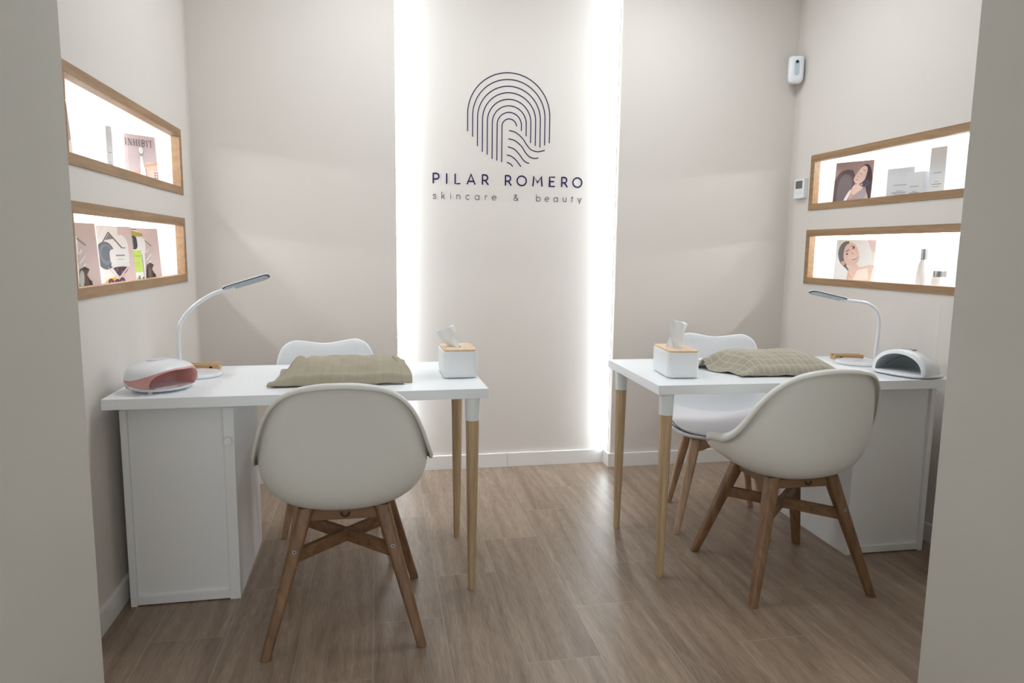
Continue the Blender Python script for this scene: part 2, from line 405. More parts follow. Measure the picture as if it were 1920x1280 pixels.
letters('large_letter', [(c, lx_(x)) for c, x in (('P', 142), ('I', 249), ('L', 317), ('A', 413), ('R', 538), ('R', 727), ('O', 822), ('M', 955), ('E', 1096), ('R', 1199), ('O', 1293))], 1.547-1.5, .053, .0072, INK)
letters('small_letter', [(c, lx_(x)) for c, x in (('s', 137), ('k', 209), ('i', 281), ('n', 329), ('c', 403), ('a', 478), ('r', 562), ('e', 618), ('&', 797), ('b', 987), ('e', 1060), ('a', 1133), ('u', 1213), ('t', 1284), ('y', 1340))], 1.4685-1.5, .037, .0026, INK2)

# ------------------------------------------------------------------ tables
def table(loc, rz, label, legs):
    t = thing('desk', label, 'table', loc, rz, 'white desks')
    box('tabletop', (0, 0, .70), (1.21, .60, .734), MEL, t, .0012)
    for x, y in legs:
        bm = bmesh.new()
        prof = [(.0, .0125), (.02, .0135), (.30, .0185), (.60, .0235), (.619, .0238)]
        ring_loft(bm, [[(x+r*math.cos(a)*1.0, y+r*math.sin(a), z) for a in [2*PI*(i+.5)/10 for i in range(10)]] for z, r in prof])
        lg = link('leg', bm, TLEG, t)
        bm = bmesh.new()
        ring_loft(bm, [[(x+r*math.cos(2*PI*i/28), y+r*math.sin(2*PI*i/28), z) for i in range(28)] for z, r in ((.619, .0245), (.69, .0265), (.70, .0265))])
        link('leg_sleeve', bm, LEGW, lg, smooth=False, bevel=.0008)
    return t
T1 = (-.8442, 2.293); R1 = math.radians(1.02); T2 = (.9721, 2.2866); R2_ = math.radians(-1.3)
def loc_in(T, r, p):
    dx, dy = p[0]-T[0], p[1]-T[1]; return (dx*math.cos(r)+dy*math.sin(r), -dx*math.sin(r)+dy*math.cos(r))
table((*T1, 0), R1, 'white desk with oak legs along the left wall, pink-trimmed nail lamp on it', [loc_in(T1, R1, p) for p in ((.313, 2.344), (.311, 2.815))])
table((*T2, 0), R2_, 'white desk with oak legs along the right wall, all-white nail lamp on it', [loc_in(T2, R2_, p) for p in ((1.020, 2.325), (1.015, 2.792))])

# ------------------------------------------------------------------ cabinets under the desks (width .35, depth .48)
def cabinet(loc, rz, label, mirror, knob):
    t = thing('cabinet', label, 'cabinet', loc, rz, 'white cabinets under the desks')
    W, D, H = .349, .483, .675
    X = (lambda a: W-a) if mirror else (lambda a: a)
    def bx(n, a, b, m=MELM, p=t, bv=.0012):
        x0, x1 = sorted((X(a[0]), X(b[0]))); return box(n, (x0, a[1], a[2]), (x1, b[1], b[2]), m, p, bv)
    bx('side_panel', (0, 0, 0), (.020, D, H))
    bx('back_panel', (.020, .014, .03), (W-.034, .022, H))
    bx('bottom_rail', (.020, .002, .004), (W-.034, .022, .032))
    bx('carcass', (.020, .022, .002), (W-.034, D, H))
    d = bx('door', (W-.034, 0, 0), (W, D, H))
    bx('top_strip', (.004, .006, H), (W-.002, D-.004, .7), bv=0)
    if knob:
        bm = bmesh.new()
        tube(bm, [(X(W-.017), 0, .565), (X(W-.017), -.012, .565), (X(W-.017), -.013, .565), (X(W-.017), -.026, .565)], [.007, .007, .0125, .0125], 20)
        link('knob', bm, PLAS2, d, bevel=.001)
cabinet((-.8317, 2.3975, 0), math.radians(.58), 'white cabinet with round knob under the left desk', False, True)
cabinet((1.835, 2.3681, 0), math.radians(-.84), 'white cabinet under the right desk beside the right wall', True, False)

# ------------------------------------------------------------------ chairs
def bez(a, b, c, d, t):
    return a*(1-t)**3 + b*3*t*(1-t)**2 + c*3*t*t*(1-t) + d*t**3
def make_shell(st, N=10, flange=.014, thick=.006, name='seat_shell', m=None, parent=None, kx=.72, low=.62, q=(0, .06, .66), top=.7):
    """st: list of (centre y, centre z, rim x, rim y, rim z, flange factor); the lip is rolled outwards along sides and top"""
    bm = bmesh.new(); rows = []; ffs = []
    for k, (cy, cz, rx, ry, rz, ff) in enumerate(st):
        a = Vector((0, cy, cz)); inner = Vector((rx, ry, rz))
        b = a + Vector((rx*kx, 0, 0)); up = inner-a; up.x = 0
        c = inner - up*low; c.x = inner.x
        row = [bez(a, b, c, inner, t/N) for t in range(N+1)]
        if k >= len(st)-2 and top < .9: row = [Vector((rx*t/N, cy+(ry-cy)*(t/N)**2, cz+(rz-cz)*(.5-.5*math.cos(PI*t/N)))) for t in range(N+1)]
        full = [Vector((-p.x, p.y, p.z)) for p in reversed(row[1:])] + row
        rows.append([bm.verts.new(p) for p in full]); ffs.append(ff)
    for a, b in zip(rows, rows[1:]):
        for i in range(len(a)-1): bm.faces.new((a[i], a[i+1], b[i+1], b[i]))
    n = len(rows); w_ = len(rows[0])
    cc = w_//2; kk = lambda k: rows[min(k, n-5)][cc]
    B = [(rows[k][0], kk(k), ffs[k]) for k in range(n-1)] + [(rows[n-1][0], kk(n), (ffs[-1]+top)/2)] \
        + [(rows[n-1][i], rows[n-5][i], top) for i in range(1, w_-1)] + [(rows[n-1][-1], kk(n), (ffs[-1]+top)/2)] + [(rows[k][-1], kk(k), ffs[k]) for k in range(n-2, -1, -1)]
    P = [x[0].co.copy() for x in B]; O = [(x[0].co-x[1].co).normalized() for x in B]
    T = [(P[min(i+1, len(P)-1)]-P[max(i-1, 0)]).normalized() for i in range(len(P))]
    for i in range(len(P)): O[i] = (O[i]-T[i]*O[i].dot(T[i])).normalized()
    for _ in range(5):
        O = [(O[max(i-1, 0)]+O[i]*2+O[min(i+1, len(O)-1)]).normalized() for i in range(len(O))]
    Q = Vector(q); NR = []
    for i in range(len(P)):
        d = P[i]-Q; d = d-O[i]*d.dot(O[i]); d = d-T[i]*d.dot(T[i]); NR.append(d.normalized())
    for _ in range(2):
        NR = [(NR[max(i-1, 0)]+NR[i]*2+NR[min(i+1, len(NR)-1)]).normalized() for i in range(len(NR))]
    prev = [x[0] for x in B]
    for co, cn in ((.32, .20), (.42, .70), (.32, 1.20), (.02, 1.50), (-.30, 1.50)):
        cur = [bm.verts.new(P[i]+(O[i]*co+NR[i]*cn)*flange*B[i][2]) for i in range(len(P))]
        for i in range(len(P)-1): bm.faces.new((prev[i], prev[i+1], cur[i+1], cur[i]))
        prev = cur
    bmesh.ops.recalc_face_normals(bm, faces=bm.faces)
    return link(name, bm, m, parent, smooth=True, solid=thick, subsurf=2)

def beam(name, p, q, w0, h0, w1, h1, m, parent, side, bevel=.004):
    """four-sided tapered member from p to q; side = direction of width"""
    p, q = Vector(p), Vector(q); s = Vector(side).normalized(); d = (q-p).normalized(); s = (s-d*s.dot(d)).normalized(); u = d.cross(s)
    bm = bmesh.new(); rings = []
    for c, w_, h_ in ((p, w0, h0), (q, w1, h1)):
        rings.append([c+s*w_/2*a+u*h_/2*b for a, b in ((-1, -1), (1, -1), (1, 1), (-1, 1))])
    ring_loft(bm, rings); return link(name, bm, m, parent, bevel=bevel)

def leg_profile(name, top, foot, wt, wf, m, parent, ztop, diag):
    """tapered leg, square with well rounded edges, cut flat at floor and top"""
    bm = bmesh.new(); rings = []
    top, foot = Vector(top), Vector(foot)
    for t in (0, .15, .5, .85, 1):
        c = foot.lerp(top, t); hw = (wf+(wt-wf)*t)/2
        ring = []
        for x, y, z in rrect(hw, hw, hw*.55, 0, 3):
            ring.append((c.x+x, c.y+y, c.z))
        rings.append(ring)
    ring_loft(bm, rings); return link(name, bm, m, parent, smooth=False, bevel=.0015)

def armchair(loc, rz, label):
    t = thing('armchair', label, 'chair', loc, rz, 'white bucket armchairs in front of the desks')
    st = [(.235, .462, .175, .225, .462, .25), (.215, .440, .207, .205, .468, .3), (.165, .422, .226, .160, .482, .4), (.125, .414, .242, .125, .512, .9), (.10, .411, .252, .105, .530, 1.2),
          (.05, .408, .257, .060, .543, 1.4), (-.01, .406, .261, .005, .552, 1.45), (-.07, .404, .259, -.050, .563, 1.45), (-.130, .409, .251, -.098, .592, 1.3), (-.180, .430, .238, -.136, .638, 1.2),
          (-.212, .475, .221, -.168, .692, 1.1), (-.228, .545, .201, -.198, .737, 1.0), (-.240, .62, .177, -.224, .771, 1.0), (-.253, .69, .150, -.246, .796, 1.0),
          (-.267, .755, .120, -.264, .813, 1.0), (-.279, .803, .088, -.277, .822, 1.0), (-.286, .829, .052, -.285, .828, 1.0)]
    make_shell(st, m=SHELL, parent=t, top=1.0, kx=.80)
    ft, tp = .229, .112
    for sx in (-1, 1):
        for sy in (-1, 1):
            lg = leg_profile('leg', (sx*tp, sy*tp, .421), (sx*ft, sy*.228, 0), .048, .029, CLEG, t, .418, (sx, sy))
            f = .30/.421; c = Vector((sx*(ft+(tp-ft)*f), sy*(.228+(tp-.228)*f), .30)); d = Vector((sx, sy, .0)).normalized()
            bm = bmesh.new(); s0 = c+Vector((0, sy*.018, 0)); s1 = c+Vector((0, sy*.0242, 0))
            tube(bm, [s0, s1], .0062, 16); link('screw', bm, METAL, lg)
            bm = bmesh.new(); tube(bm, [s1, s1+Vector((0, sy*.0006, 0))], .0025, 8); link('screw_socket', bm, BLACK, lg)
    for a, b, s in (((-tp, -tp-.004, .394), (tp, -tp-.004, .394), (0, 1, 0)), ((-tp, tp+.004, .394), (tp, tp+.004, .394), (0, 1, 0)),
                    ((-tp-.004, -tp, .394), (-tp-.004, tp, .394), (1, 0, 0)), ((tp+.004, -tp, .394), (tp+.004, tp, .394), (1, 0, 0))):
        beam('seat_rail', a, b, .020, .034, .020, .034, CLEGX if abs(a[0]-b[0]) > .1 else CLEGY, t, s, .002)
    k = .1525
    beam('cross_brace', (-k, -k, .278), (k, k, .278), .020, .040, .020, .040, CLEGX, t, (1, -1, 0), .003)
    beam('cross_brace', (k, -k, .278), (-k, k, .278), .0195, .0395, .0195, .0395, CLEGX, t, (1, 1, 0), .003)
    bm = bmesh.new(); tube(bm, [(-.013+.002, -.150+0*i, .408) if 0 else (.004+.012*math.cos(PI+PI*i/12), -.152, .410+.014*math.sin(PI+PI*i/12)) for i in range(13)], .0028, 8)
    link('carry_ring', bm, BLACK, t, smooth=True)
    return t
CLEGX = wood('eucalyptus_rail_x', (.130, .066, .030), (.240, .130, .064), 'X', .5)
CLEGY = wood('eucalyptus_rail_y', (.130, .066, .030), (.240, .130, .064), 'Y', .5)
armchair((-.1135, 2.237, 0), 0, 'ivory bucket armchair with brown wooden legs in front of the left desk')
armchair((1.4775, 2.283, 0), 0, 'ivory bucket armchair with brown wooden legs in front of the right desk')

def tulip(loc, rz, label):
    t = thing('padded_chair', label, 'chair', loc, rz, 'white padded chairs behind the desks')
    st = [(-.235, .440, .10, -.232, .443, .1), (-.225, .430, .165, -.215, .445, .2), (-.19, .418, .215, -.180, .458, .3), (-.10, .408, .238, -.10, .472, .3), (0, .405, .243, 0, .482, .3),
          (.09, .408, .240, .07, .495, .3), (.16, .425, .236, .13, .530, .3), (.20, .480, .228, .17, .590, .3), (.222, .56, .216, .20, .650, .3),
          (.238, .64, .203, .222, .710, .3), (.250, .72, .189, .238, .762, .3), (.257, .760, .178, .247, .786, .4), (.260, .785, .162, .253, .806, .5), (.263, .803, .130, .258, .819, .5)]
    make_shell(st, m=SHELLW, parent=t, flange=.0045, kx=.72, low=.6, thick=.007, q=(0, -.05, .66), top=.6)
    # seat pad following the bucket
    bm = bmesh.new(); top = []
    for j in range(13):
        v = j/12; row = []
        for i in range(17):
            u = -1+2*i/16; y = -.222+.40*v; wv = .218*(1-max(0, (.45-v)/.45)**2.6*.42)*(1-max(0, (v-.75)/.25)**2*.15)
            e = (1-abs(u)**4)*(1-abs(2*v-1)**6)
            z = .414+.032*abs(u)**2.5+.045*(max(0, v-.6)/.4)**2+.018*e+.012*(1-v)*(abs(u)<2)
            row.append(bm.verts.new((u*wv, y, z)))
        top.append(row)
    for a, b in zip(top, top[1:]):
        for i in range(16): bm.faces.new((a[i], a[i+1], b[i+1], b[i]))
    link('seat_pad', bm, PAD, t, smooth=True, solid=.014, subsurf=1)
    bm = bmesh.new(); P = [(-.218, -.10, .474), (-.202, -.165, .464), (-.158, -.212, .450), (-.08, -.229, .446), (0, -.232, .445), (.08, -.229, .446), (.158, -.212, .450), (.202, -.165, .464), (.218, -.10, .474)]
    tube(bm, catmull(P, 5), .0022, 6); link('piping', bm, DARKSEAM, t, smooth=True)
    for sx in (-1, 1):
        for sy in (-1, 1):
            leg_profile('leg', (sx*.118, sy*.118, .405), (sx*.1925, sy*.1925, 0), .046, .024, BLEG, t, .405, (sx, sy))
    for k in range(4):
        a = k*PI/2; bm = bmesh.new()
        prism(bm, [(-.118, .352), (-.095, .352), (-.02, .388), (.02, .388), (.095, .352), (.118, .352), (.118, .410), (-.118, .410)], -.010, .010)
        o = link('apron', bm, BLEGX, t, bevel=.002); o.location = (-math.sin(a)*-.118, -.118*math.cos(a), 0); o.rotation_euler = (0, 0, a)
    return t
BLEGX = wood('beech_apron', (.30, .18, .11), (.46, .30, .20), 'X', .5)
tulip((-.1815, 2.7455, 0), math.radians(9.3), 'white padded chair with beech legs behind the left desk')
tulip((1.4915, 2.8075, 0), math.radians(-18.5), 'white padded chair with beech legs behind the right desk')

# ------------------------------------------------------------------ things on the desks
ZT = .7343
def tissue_box(loc, rz, hx, hy, h, label, petals):
    t = thing('tissue_box', label, 'tissue box', loc, rz, 'white tissue boxes with wooden lids')
    bm = bmesh.new()
    ring_loft(bm, [rrect(hx-.012, hy-.012, .012, 0), rrect(hx-.003, hy-.003, .018, .003), rrect(hx, hy, .020, .014), rrect(hx, hy, .020, h-.004), rrect(hx-.001, hy-.001, .019, h-.003)])
    link('body', bm, PLAS2, t, smooth=True, bevel=.0005)
    bm = bmesh.new(); n = 28
    outer = rrect(hx-.003, hy-.003, .017, h+.004); slot = []
    no = len(outer)
    for x, y, z in outer:
        a = math.atan2(y/(hy), x/(hx)); slot.append((.014*math.cos(a), .045*math.sin(a), h+.004))
    lo = [(x, y, h-.003) for x, y, z in outer]; ls = [(x, y, h-.003) for x, y, z in slot]
    ring_loft(bm, [ls, lo, outer, slot, ls], cap=False)
    link('lid', bm, BAMB, t)
    for sheet in petals:
        bm = bmesh.new(); rows = []; n = 10; m_ = 12
        for j in range(m_+1):
            v = j/m_*(len(sheet)-1); k = min(int(v), len(sheet)-2); f = v-k; f = f*f*(3-2*f)*.5+f*.5
            L0, L1 = sheet[k], sheet[k+1]; q = [L0[i]*(1-f)+L1[i]*f for i in range(6)]
            row = []
            for i in range(n+1):
                u = i/n; x = q[0]+(q[2]-q[0])*u; z = q[1]+(q[3]-q[1])*u
                row.append(bm.verts.new((x, q[4]+q[5]*math.sin(u*PI*2.2+.6)+.004*math.sin(u*7+v*2), h-.006+z)))
            rows.append(row)
        for a, b in zip(rows, rows[1:]):
            for i in range(n): bm.faces.new((a[i], a[i+1], b[i+1], b[i]))
        link('tissue', bm, TISSUE, t, smooth=True, solid=.0006)
# left: tissue fans up to the left; right: tall hourglass peak
# rows: x left, z left, x right, z right, y, pleat depth
petL = [[(-.020, 0, .008, 0, 0, .004), (-.050, .022, .004, .030, -.002, .006), (-.070, .046, -.004, .062, -.004, .009), (-.083, .070, -.016, .094, -.006, .010)],
        [(-.010, 0, .012, 0, .012, .003), (-.040, .020, .006, .028, .014, .006), (-.060, .050, -.008, .060, .016, .007), (-.066, .062, -.020, .085, .016, .008)]]
petR = [[(-.002, 0, .018, 0, -.008, .003), (-.012, .025, .022, .022, -.008, .005), (-.024, .060, .026, .052, -.006, .006), (-.030, .108, .044, .100, -.004, .008), (-.012, .116, .030, .108, -.004, .008)],
        [(-.036, 0, .006, 0, .012, .004), (-.034, .014, .008, .020, .012, .005), (-.022, .055, .014, .050, .012, .005), (-.026, .100, .030, .098, .010, .008)]]
tissue_box((.290, 2.610, ZT), math.radians(1), .0635, .1, .102, 'white tissue box with wooden lid on the left desk', petL)
tissue_box((1.130, 2.508, ZT), math.radians(-6), .0615, .105, .100, 'white tissue box with wooden lid on the right desk', petR)

# towels
def cloth_mat(name, base, line, dark, amt):
    m = bpy.data.materials.new(name); m.use_nodes = True; nt = m.node_tree; b = nt.nodes['Principled BSDF']; L = nt.links
    b.inputs['Roughness'].default_value = .95; b.inputs['Specular IOR Level'].default_value = .1
    uv = nt.nodes.new('ShaderNodeUVMap'); uv.uv_map = 'UVMap'; sp = nt.nodes.new('ShaderNodeSeparateXYZ'); L.new(uv.outputs[0], sp.inputs[0])
    nz = nt.nodes.new('ShaderNodeTexNoise'); nz.inputs['Scale'].default_value = 22; nz.inputs['Detail'].default_value = 5; L.new(uv.outputs[0], nz.inputs['Vector'])
    def mth(op, a, c=None):
        n = nt.nodes.new('ShaderNodeMath'); n.operation = op
        for i, x in enumerate((a, c)):
            if x is None: continue
            if isinstance(x, (int, float)): n.inputs[i].default_value = x
            else: L.new(x, n.inputs[i])
        return n.outputs[0]
    def lines(s, per, wd):
        f = mth('FRACT', mth('ADD', mth('DIVIDE', s, per), mth('MULTIPLY', nz.outputs['Fac'], .12)))
        return mth('LESS_THAN', f, wd)
    g = mth('MAXIMUM', lines(sp.outputs[0], .030, .12), lines(sp.outputs[1], .042, .10))
    fine = nt.nodes.new('ShaderNodeTexNoise'); fine.inputs['Scale'].default_value = 420; L.new(uv.outputs[0], fine.inputs['Vector'])
    mx0 = nt.nodes.new('ShaderNodeMix'); mx0.data_type = 'RGBA'; mx0.inputs['A'].default_value = (*dark, 1); mx0.inputs['B'].default_value = (*base, 1)
    L.new(mth('ADD', mth('MULTIPLY', nz.outputs['Fac'], .6), mth('MULTIPLY', fine.outputs['Fac'], .5)), mx0.inputs['Factor'])
    mx = nt.nodes.new('ShaderNodeMix'); mx.data_type = 'RGBA'; L.new(mth('MULTIPLY', g, amt), mx.inputs['Factor']); L.new(mx0.outputs['Result'], mx.inputs['A']); mx.inputs['B'].default_value = (*line, 1)
    L.new(mx.outputs['Result'], b.inputs['Base Color'])
    bp = nt.nodes.new('ShaderNodeBump'); bp.inputs['Strength'].default_value = .6; bp.inputs['Distance'].default_value = .002
    L.new(fine.outputs['Fac'], bp.inputs['Height']); L.new(bp.outputs['Normal'], b.inputs['Normal'])
    return m
TOWL = cloth_mat('olive_beige_terry', (.44, .40, .315), (.27, .24, .175), (.275, .245, .18), .22)
TOWR = cloth_mat('checked_beige_terry', (.45, .415, .34), (.60, .57, .47), (.31, .285, .225), .55)
def sm(a, b, x):
    x = max(0, min(1, (x-a)/(b-a))); return x*x*(3-2*x)
def towel(name, label, fn, m, loc, su, sv, nu=56, nv=34):
    bm = bmesh.new(); uvl = bm.loops.layers.uv.new('UVMap'); g = []
    for j in range(nv+1):
        g.append([bm.verts.new(fn(i/nu, j/nv)) for i in range(nu+1)])
    for j in range(nv):
        for i in range(nu):
            f = bm.faces.new((g[j][i], g[j][i+1], g[j+1][i+1], g[j+1][i]))
            for lp, (a, b) in zip(f.loops, ((i, j), (i+1, j), (i+1, j+1), (i, j+1))): lp[uvl].uv = (a/nu*su, b/nv*sv)
    o = link(name, bm, m, None, smooth=True, solid=.007, subsurf=1, loc=loc)
    return tag(o, label, 'towel', 'beige towels laid over the desks')
def towL(s, t):
    # front hem at t=0, ridge, back hem at t=1
    x = -.245+.49*s; y = .34*t
    e = sm(0, .20, s)*(1-.30*sm(.86, 1, s))
    h = .072*e*(max(0, math.sin(PI*min(1, max(0, (t-.02)/.98)))))**.62
    h += .010*math.exp(-((t-.06)/.03)**2)                        # thick folded front hem
    h += (.006*math.exp(-((s-.05-.16*t)/.040)**2)-.012*math.exp(-((s-.13-.16*t)/.03)**2))*sm(.15, .5, t)*(1-sm(.8, 1, t))  # fold at the left end
    h -= .026*math.exp(-((s-.86-.16*(.6-t))/.03)**2)*sm(.25, .5, t)*(1-sm(.8, 1, t))*1
    h += .0018*math.sin(17*s+9*t)+.0012*math.sin(41*s-5*t)
    x += -.02*sm(.3, .8, t)*(1-sm(0, .3, s))*-1 + .012*math.sin(5*t)*(1-s) - .02*sm(.85, 1, s)*sm(.1, .4, t)
    y += .012*s + .05*(1-t)*0 + .006*math.sin(9*s)*t
    return (x, y, .0045+max(0, h))
towel('towel', 'olive beige towel lying crumpled over a hump on the left desk', towL, TOWL, (-.133, 2.408, ZT), .49, .42)
def towR(s, t):
    x = -.285+.56*s; y = .33*t
    e = sm(-.02, .22, s)*(1-.95*sm(.66, 1.0, s)**1.3); e *= .35+.65*sm(.0, .30, s+.15*(1-t))
    h = .075*e*(max(0, math.sin(PI*min(1, max(0, (t-.01)/.99)))))**.60
    h += .007*math.exp(-((t-.04)/.03)**2)
    h += .040*math.exp(-((t-.58)/.07)**2)*(1-sm(.06, .22, s)) + .008*math.exp(-((t-.25)/.05)**2)*(1-sm(.05, .12, s))
    h += .0016*math.sin(19*s-7*t)+.0012*math.sin(37*s+6*t)
    x += .085*(1-sm(.1, .75, t))*(1-s)*1.0 + .010*math.sin(12*t)*(1-sm(0, .2, s))
    y += -.02*s*(1-t) + .004*math.sin(8*s)
    return (x, y, .0045+max(0, h))
towel('towel', 'checked beige towel with a wavy left edge on the right desk', towR, TOWR, (1.545, 2.392, ZT), .56, .42)

# desk lamps
def desk_lamp(label, base, path, headpts, tilt):
    t = thing('desk_lamp', label, 'lamp', (base[0], base[1], ZT), 0, 'white gooseneck desk lamps')
    B = Vector((base[0], base[1], ZT))
    bm = bmesh.new(); ring_loft(bm, [[(r*math.cos(2*PI*i/48), r*math.sin(2*PI*i/48), z) for i in range(48)] for z, r in ((0, .088), (.002, .092), (.008, .092), (.012, .088), (.0135, .075))])
    b = link('base', bm, PLAS, t, smooth=True)
    bm = bmesh.new(); ring_loft(bm, [[(r*math.cos(2*PI*i/20), r*math.sin(2*PI*i/20), z) for i in range(20)] for z, r in ((.0135, .016), (.0145, .015))]); link('touch_button', bm, mat('pale_blue_gloss', (.55, .68, .78), .2), b)
    P = catmull([Vector(p)-B for p in path], 8)
    bm = bmesh.new(); tube(bm, P, [.0085 if i < 10 else .0075 for i in range(len(P))], 16); link('gooseneck', bm, PLAS, t, smooth=True)
    a, e = Vector(headpts[0])-B, Vector(headpts[1])-B; d = (e-a).normalized(); sd = Vector((0, 1, 0)); sd = (sd-d*sd.dot(d)).normalized(); up = d.cross(sd)
    if up.z < 0: up = -up
    sd = sd*math.cos(tilt)+up*math.sin(tilt); up = d.cross(sd); up = -up if up.z < 0 else up
    Lh = (e-a).length
    def slab(nm, z0, z1, hw, ins, m):
        bm = bmesh.new(); rings = []
        for z in (z0, z1):
            rings.append([a+d*(Lh/2+x)+sd*y+up*z for x, y, _ in rrect(Lh/2-ins, hw, hw*.75, 0, 6)])
        ring_loft(bm, rings); return link(nm, bm, m, t, bevel=.001)
    h = slab('lamp_head', .0018, .0060, .022, 0, PLAS)
    slab('seam', .0004, .0018, .0222, -.0002, mat('navy_trim', (.03, .04, .09), .4))
    slab('diffuser', -.0035, .0004, .0195, .006, mat('grey_diffuser', (.45, .50, .55), .4))
desk_lamp('white gooseneck lamp on the left desk behind the pink-trimmed nail lamp', (-.665, 2.690), [(-.722, 2.70, .745), (-.722, 2.70, .80), (-.718, 2.70, .90), (-.698, 2.70, .950), (-.651, 2.70, .998), (-.594, 2.70, 1.034), (-.545, 2.70, 1.050), (-.52, 2.70, 1.058)], [(-.560, 2.70, 1.048), (-.397, 2.70, 1.100)], -.38)
desk_lamp('white gooseneck lamp on the right desk behind the all-white nail lamp', (2.040, 2.650), [(2.132, 2.66, .745), (2.133, 2.66, .80), (2.138, 2.66, .90), (2.125, 2.66, .958), (2.075, 2.66, .993), (2.010, 2.66, 1.004), (1.945, 2.66, 1.010)], [(1.965, 2.66, 1.009), (1.795, 2.66, 1.045)], -.28)

# small wooden holders
def block(loc, rz, label, w, dx):
    t = thing('wooden_holder', label, 'wooden holder', loc, rz, 'small wooden holders')
    bm = bmesh.new(); prism(bm, [(-.024, 0), (.024, 0), (.024, .024), (.008, .024), (.008, .016), (-.006, .016), (-.006, .024), (-.024, .024)], -w/2, w/2, 'x')
    b = link('body', bm, BLOCKW, t, bevel=.002)
    bm = bmesh.new(); tube(bm, [(dx, -.0235, .010), (dx, -.0262, .010)], .006, 14); link('hole_plug', bm, BLACK, t)
block((-.665, 2.822, ZT), 0, 'small wooden holder behind the lamp base on the left desk', .115, .028)
block((2.070, 2.765, ZT), math.radians(-9), 'small wooden holder in front of the wall on the right desk', .130, -.038)

# nail lamps
def nail_lamp_pink(loc, rz):
    t = thing('nail_lamp', 'white nail lamp with salmon pink opening on the left desk', 'nail lamp', loc, rz, 'nail drying lamps')
    A, Bb = .112, .098
    def Rz(z):
        if z < .034: return .80+.20*math.sin(PI/2*max(0, z-.006)/.028)
        q = (z-.034)/.066; return max(0, 1-q**3.2)**.5
    def S(ph, z, k=1):   # ph=0 faces -y
        r = Rz(z)*k; return Vector((A*r*math.sin(ph), -Bb*r*math.cos(ph), z))
    poL, poR = math.radians(45), math.radians(61.875)
    lim = lambda ph: poR if ph > 0 else poL
    def zl(ph):
        a = abs(ph); return .016 if a < lim(ph) else .016+.024*sm(lim(ph), 2.0, a)
    def zu(ph):
        a = abs(ph)
        if ph > 0: return .079-.003*a-.030*sm(1.15, 2.1, a)
        return .079-.035*sm(-.1, 1.6, a)
    def arch(ph):
        q = min(1, abs(ph)/lim(ph)); return .017+(zu(ph)-.0055-.017)*(1-q**(10 if ph > 0 else 5))**.5
    n = 192; phs = [-PI+2*PI*i/n for i in range(n)]
    bm = bmesh.new()
    rows = [[bm.verts.new(S(p, z0+(zl(p)-z0)*j/5)) for p in phs] for j, z0 in enumerate([.006]*6)]
    for a, b in zip(rows, rows[1:]):
        for i in range(n): bm.faces.new((a[i], a[(i+1) % n], b[(i+1) % n], b[i]))
    bm.faces.new(list(reversed(rows[0])))
    cen = bm.verts.new((0, 0, .016))
    ins = [bm.verts.new(S(p, zl(p), .96)*1) for p in phs]
    for i in range(n):
        bm.faces.new((rows[-1][i], rows[-1][(i+1) % n], ins[(i+1) % n], ins[i]))
    for v in ins: v.co.z = .0155
    for i in range(n): bm.faces.new((ins[i], ins[(i+1) % n], cen))
    base = link('base', bm, PLAS, t, smooth=True, loc=(0, 0, 0))
    for p in (-.9, .9, 2.4, -2.4):
        bm = bmesh.new(); c = S(p, .010, .80); tube(bm, [(c.x, c.y, 0), (c.x, c.y, .008)], .007, 12)
        link('foot', bm, PLAS2, t)
    # trim band
    bm = bmesh.new()
    lo = []; hi = []
    for p in phs:
        l = arch(p) if abs(p) < lim(p)-1e-4 else zl(p); u = max(l+.0015, zu(p)); lo.append(l); hi.append(u)
    rows = [[bm.verts.new(S(p, lo[i]+(hi[i]-lo[i])*j/4, 1.004)) for i, p in enumerate(phs)] for j in range(5)]
    for a, b in zip(rows, rows[1:]):
        for i in range(n): bm.faces.new((a[i], a[(i+1) % n], b[(i+1) % n], b[i]))
    # cavity
    idx = [i for i, p in enumerate(phs) if abs(p) <= lim(p)+1e-4]
    ring = [Vector(rows[0][i].co) for i in idx]
    prev = [rows[0][i] for i in idx]
    for k in range(1, 6):
        q = k/5; cur = []
        for c in ring:
            cur.append(bm.verts.new((c.x*(1-.34*q), c.y*(1-q)+q*(.040), .017+(c.z-.017)*(1-.22*q*q))))
        for i in range(len(cur)-1): bm.faces.new((prev[i], prev[i+1], cur[i+1], cur[i]))
        prev = cur
    bm.faces.new(prev)
    link('trim', bm, PINK, t, smooth=True)
    bm = bmesh.new(); rows = []
    for j in range(11):
        q = j/10
        rows.append([bm.verts.new(S(p, hi[i]+(.0999-hi[i])*(1-(1-q)**1.6))) for i, p in enumerate(phs)])
    for a, b in zip(rows, rows[1:]):
        for i in range(n): bm.faces.new((a[i], a[(i+1) % n], b[(i+1) % n], b[i]))
    bm.faces.new(rows[-1])
    link('cover', bm, PLAS, t, smooth=True)
    bm = bmesh.new(); ring_loft(bm, [[(.038*math.cos(2*PI*i/28), .010+.024*math.sin(2*PI*i/28), z) for i in range(28)] for z in (.093, .1005)]); link('control_panel', bm, mat('pale_lilac_panel', (.62, .66, .78), .25), t, bevel=.001)
    bm = bmesh.new(); tube(bm, [(-.050, -.058, .0162), (.020, -.058, .0162)], .0012, 6); link('floor_rib', bm, PLAS, t)
nail_lamp_pink((-.711, 2.442, ZT), math.radians(43))

